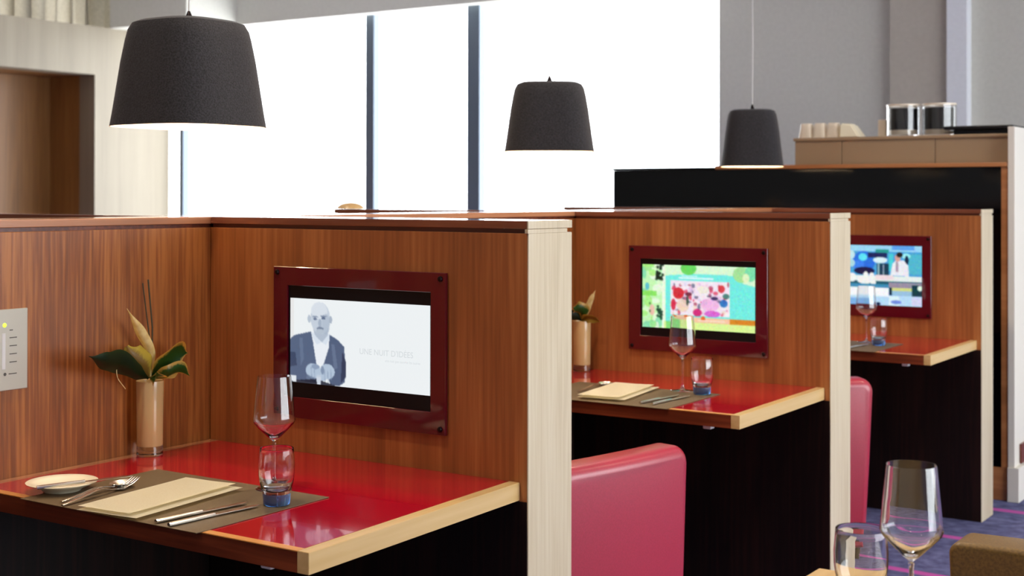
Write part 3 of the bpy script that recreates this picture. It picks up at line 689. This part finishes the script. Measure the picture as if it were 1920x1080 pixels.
pr2('leaf', [(0, .005, .002), (.01, .03, .03), (-.015, .05, .045), (-.03, .05, .05)], [.008, .045, .045, .004], (.7, .5, .3), M['leaf_var'], .3)
pr2('leaf', [(0, .005, .002), (.02, .03, .015), (.045, .04, .012), (.062, .05, .0)], [.008, .034, .03, .002], (.3, -.4, .8), M['leaf_lime'], .3)
pr2('leaf', [(0, .002, .002), (-.01, .01, .04), (-.005, .02, .07)], [.008, .035, .002], (.8, .5, .1), M['leaf_var'], .3)
pr2('bloom', [(.01, .01, .01), (.02, .01, .045), (.032, .01, .075), (.046, .01, .105)], [.01, .022, .018, .001], (.8, .5, -.2), M['spathe'], .3)

# ------------------------------------------------------------------ chairs
def slab(w_, h, th, r, crown=0, curve=0, taper=0, bv=.022):
    """upholstered slab standing in the XZ plane, rounded top corners, rolled front and back edges"""
    def outline(d):
        hw, ht, rr = w_/2-d, h-d, max(r-d, .004); o = [(-hw+taper, d), (-hw+taper*.4, h*.5)]
        for a in range(0, 11): q = PI-a*PI/20; o.append((-hw+rr+rr*math.cos(q), ht-rr+rr*math.sin(q)))
        for i in range(1, 12): o.append((-hw+rr+(2*hw-2*rr)*i/12, ht))
        for a in range(0, 11): q = PI/2-a*PI/20; o.append((hw-rr+rr*math.cos(q), ht-rr+rr*math.sin(q)))
        return o+[(hw-taper*.4, h*.5), (hw-taper, d)]
    bm = bmesh.new(); rings = []
    for k in range(6, -1, -1):
        q = k*PI/12; rings.append([bm.verts.new((x, bv*(1-math.sin(q)), z)) for x, z in outline(bv*(1-math.cos(q)))])
    for k in range(0, 7):
        q = k*PI/12; rings.append([bm.verts.new((x, th-bv*(1-math.sin(q)), z)) for x, z in outline(bv*(1-math.cos(q)))])
    return rings_fill(bm, rings, w_, curve)
def rings_fill(bm, rings, w_, curve):
    n = len(rings[0])
    for a, b in zip(rings[:-1], rings[1:]):
        for i in range(n): bm.faces.new((a[i], a[(i+1) % n], b[(i+1) % n], b[i]))
    bm.faces.new(rings[0][::-1]); bm.faces.new(rings[-1])
    for v in bm.verts: v.co.y += curve*(2*v.co.x/w_)**2
    return bm
def chair(loc, rz, label, m, group=None, r=.05, hh=.615, bv=.03):
    t = thing('upholstered_chair', label, 'chair', loc, rz, group)
    o = obj('backrest', slab(.50, hh, .10, r, 0, .012, .03, bv), m, t, True, (0, 0, .085))
    obj('seat', box(-.235, .235, .09, .52, .20, .46, .03, seg=4), m, t, True)
    for sx in (-1, 1):
        for y in (.06, .47):
            obj('leg', lathe([(0, 0), (.014, 0), (.02, .12), (0, .12)] if y < .1 else [(0, 0), (.014, 0), (.02, .215), (0, .215)], 12), M['black_rubber'], t, True, (sx*.19, y, 0))
    return t
# local: back's outer face at y=0 facing -y, sitter faces +y. Rz chosen so that outer face looks to the aisle (+x)
c2 = chair((.838, .605, 0), PI/2-.20, 'pink-red leather chair behind the nearest partition, back to the aisle', M['red_leather'], 'red leather chairs')
dup(c2, (.652, 2.215, 0), 'pink-red leather chair half hidden by the middle partition end board', .70)
chair((1.99, .28, 0), PI, 'olive-brown leather chair back at the lower right corner', M['brown_leather'], None, .022, .625, .010)

# ------------------------------------------------------------------ foreground table
ft = thing('dining_table', 'pale wood dining table corner at the bottom edge below the foreground glasses', 'table', (2.2, -.75, 0))
obj('tabletop', box(-.535, .535, -.48, .472, .716, .75, .003), M['oak_y'], ft)
obj('pedestal', lathe([(0, .03), (.04, .03), (.04, .716), (0, .716)], 24), M['black_rubber'], ft, True)
obj('base_plate', lathe([(0, 0), (.26, 0), (.26, .02), (.05, .035), (0, .035)], 40), M['black_rubber'], ft, True)
dup(wg, (1.890, -.516, .7502), 'large empty wine glass in the foreground at lower right')
tf = dup(tb, (1.795, -.448, .7502), 'tumbler in the foreground just left of the large wine glass'); tf.scale = (1.12, 1.12, 1.05)

# ------------------------------------------------------------------ pendant lamps
def pendant(loc, sx, sy, h, label):
    t = thing('pendant_lamp', label, 'pendant lamp', loc, 0, 'charcoal pendant lamps over the booths')
    # superellipse shade, narrower and rounded at the top
    pr_ = [(1.0, 0), (.97, .12*h), (.93, .3*h), (.865, .6*h), (.81, .80*h), (.775, .90*h), (.72, .965*h), (.62, .992*h), (.30, 1.0*h), (.02, 1.0*h)]
    inn = [(r-.02, z-.004 if i > 5 else z) for i, (r, z) in enumerate(pr_)]
    obj('shade', lathe(pr_+[(.02, 1.0*h-.003)], 72, sx, sy, 3.2), M['shade'], t, True)
    obj('lining', lathe([(1.0, 0)]+[(.985 if i == 0 else r-.015, z-(0 if i == 0 else .004)) for i, (r, z) in enumerate(pr_[:-1])]+[(.0, 1.0*h-.006)], 72, sx, sy, 3.2), M['shade_in'], t, True)
    obj('bulb', lathe([(0, .0), (.018, .005), (.028, .022), (.028, .040), (.016, .06), (.012, .075), (0, .075)], 24), M['bulb'], t, True, (0, 0, h*.45))
    obj('lamp_holder', lathe([(0, h*.45+.0755), (.016, h*.45+.0755), (.018, h-.008), (0, h-.008)], 20), M['black_plastic'], t, True)
    obj('finial', lathe([(0, h), (.010, h), (.008, h+.012), (.003, h+.024), (0, h+.024)], 16), M['stud'], t, True)
    top = CH-loc[2]
    pts = [(.002*math.sin(i*.9)*(1 if 0 < i < 11 else 0), .002*math.cos(i*1.3)*(1 if 0 < i < 11 else 0), h+.022+(top-h-.022)*i/11) for i in range(12)]
    obj('cord', tube(pts, .0022, 8), M['cord'], t, True)
    obj('ceiling_cup', lathe([(0, top-.03), (.04, top-.03), (.05, top), (0, top)], 24), M['white_plastic'], t, True)
    l = bpy.data.lights.new('lamp_glow', 'POINT'); l.energy = 5.5; l.color = (1, .76, .5); l.shadow_soft_size = .03
    o = bpy.data.objects.new('lamp_glow', l); COL.objects.link(o); o.parent = t; o.location = (0, 0, h*.3)
    return t
pendant((-.066, -.010, 1.512), .166, .166, .262, 'largest charcoal fabric pendant lamp at left over the nearest booth')
pendant((-.133, 1.759, 1.500), .160, .160, .248, 'charcoal pendant lamp hanging in front of the white window').rotation_euler = (0, 0, .56)
pendant((-.112, 3.462, 1.480), .142, .142, .262, 'smallest charcoal pendant lamp at right with lit underside and white cord').rotation_euler = (0, 0, .42)

# ------------------------------------------------------------------ buffet unit
bu = thing('buffet_unit', 'tall black-fronted buffet station behind the farthest booth with white end panel', 'buffet', (0, 4.3, 0))
def bb(n, x0, x1, y0, y1, z0, z1, m, bev=.002): return obj(n, box(x0, x1, y0-4.3, y1-4.3, z0, z1, bev), m, bu)
bb('front_panel', -1.09, .885, 3.90, 3.94, .145, 1.478, M['black_gloss'])
bb('side_stile', .885, .915, 3.895, 3.94, .145, 1.478, M['copper'])
bb('body', -1.088, .90, 3.9405, 5.0, .145, 1.476, M['black_plastic'])
bb('countertop', -.50, .912, 3.885, 5.0, 1.4782, 1.497, M['copper'])
bb('countertop', -1.09, -.5002, 3.885, 5.0, 1.4782, 1.490, M['black_gloss'])
bb('plinth', -1.09, .915, 3.897, 5.0, 0, .1448, M['copper'])
bb('end_panel', .9155, .945, 3.89, 5.0, .152, 1.655, M['pale_paint'])
bb('end_plinth', .9155, .965, 3.88, 5.0, 0, .1515, M['pale_paint'])
o = bb('door_pull', .9455, .955, 3.97, 4.25, .158, .245, M['cherry_x'])
tb_ = thing('bronze_tray_box', 'long bronze box in three sections on top of the black buffet', 'box', (.4, 4.25, 1.4975))
for xa, xb in ((-.104, .130), (.133, .575), (.578, .912)):
    obj('section', box(xa-.4, xb-.4, -.30, .30, 0, .115, .002), M['bronze'], tb_)
obj('lid', box(-.51, .512, -.31, .31, .1152, .130, .002), M['bronze'], tb_)
ZT = 1.4975+.1305
# ivory dish stack
pos = [(-.11, 4.12), (-.04, 4.12), (.03, 4.12)]
d0 = None
for i, (x, y) in enumerate(pos):
    lab = ('leftmost', 'middle', 'rightmost')[i]+' of the three ivory dishes upturned on the bronze box'
    if d0 is None: d0 = tag(obj('ivory_dish', lathe([(0, 0), (.036, 0), (.036, .012), (.030, .050), (.028, .072), (.024, .078), (0, .078)], 32, expo=4), M['cups'], None, True, (x, y, ZT)), lab, 'dish', 'ivory dishes on the buffet')
    else: dup(d0, (x, y, ZT), lab)
bm = bmesh.new(); lo = [bm.verts.new(p) for p in [(0, -.05, 0), (.11, -.05, 0), (.11, .05, 0), (0, .05, 0)]]; hi = [bm.verts.new(p) for p in [(0, -.04, .075), (.06, -.04, .07), (.06, .04, .07), (0, .04, .075)]]
bm.faces.new(lo[::-1]); bm.faces.new(hi)
for i in range(4): bm.faces.new((lo[i], lo[(i+1) % 4], hi[(i+1) % 4], hi[i]))
bmesh.ops.bevel(bm, geom=bm.edges[:], offset=.008, segments=3, affect='EDGES')
tag(obj('folded_cloth', bm, M['linen'], None, True, (.072, 4.12, ZT)), 'cream folded cloth sloping down beside the ivory dishes', 'cloth')
tag(obj('card_holder', box(-.02, .02, -.03, .03, 0, .09, .004), M['cups'], None, False, (.252, 4.20, ZT)), 'small ivory box left of the two dark jars', 'box')
def jar(loc, label):
    t = thing('storage_jar', label, 'jar', loc, 0, 'dark filled jars')
    obj('jar_glass', lathe([(0, 0), (.074, 0), (.078, .004), (.078, .150), (.074, .150), (.074, .012), (0, .012)], 48), M['glass'], t, True)
    obj('contents', lathe([(0, .0355), (.0665, .0355), (.0665, .138), (0, .138)], 40), M['black_content'], t, True)
    obj('liner', lathe([(0, .0125), (.066, .0125), (.066, .035), (0, .035)], 40), M['cups'], t, True)
    obj('rim', lathe([(.070, .1505), (.080, .1505), (.080, .158), (.070, .158)], 48, closed=True), M['cups'], t, True)
    return t
j1 = jar((.362, 4.16, ZT), 'left dark-filled glass jar on the buffet')
dup(j1, (.527, 4.18, ZT), 'right dark-filled glass jar on the buffet')
tr = thing('black_tray', 'flat black tray at the right end on top of the buffet', 'tray', (.755, 4.14, ZT))
obj('tray_rim', box(-.16, .15, -.12, .12, .025, .042, .004), M['black_plastic'], tr)
obj('tray_body', box(-.12, .13, -.10, .10, 0, .0248, .003), M['black_plastic'], tr)
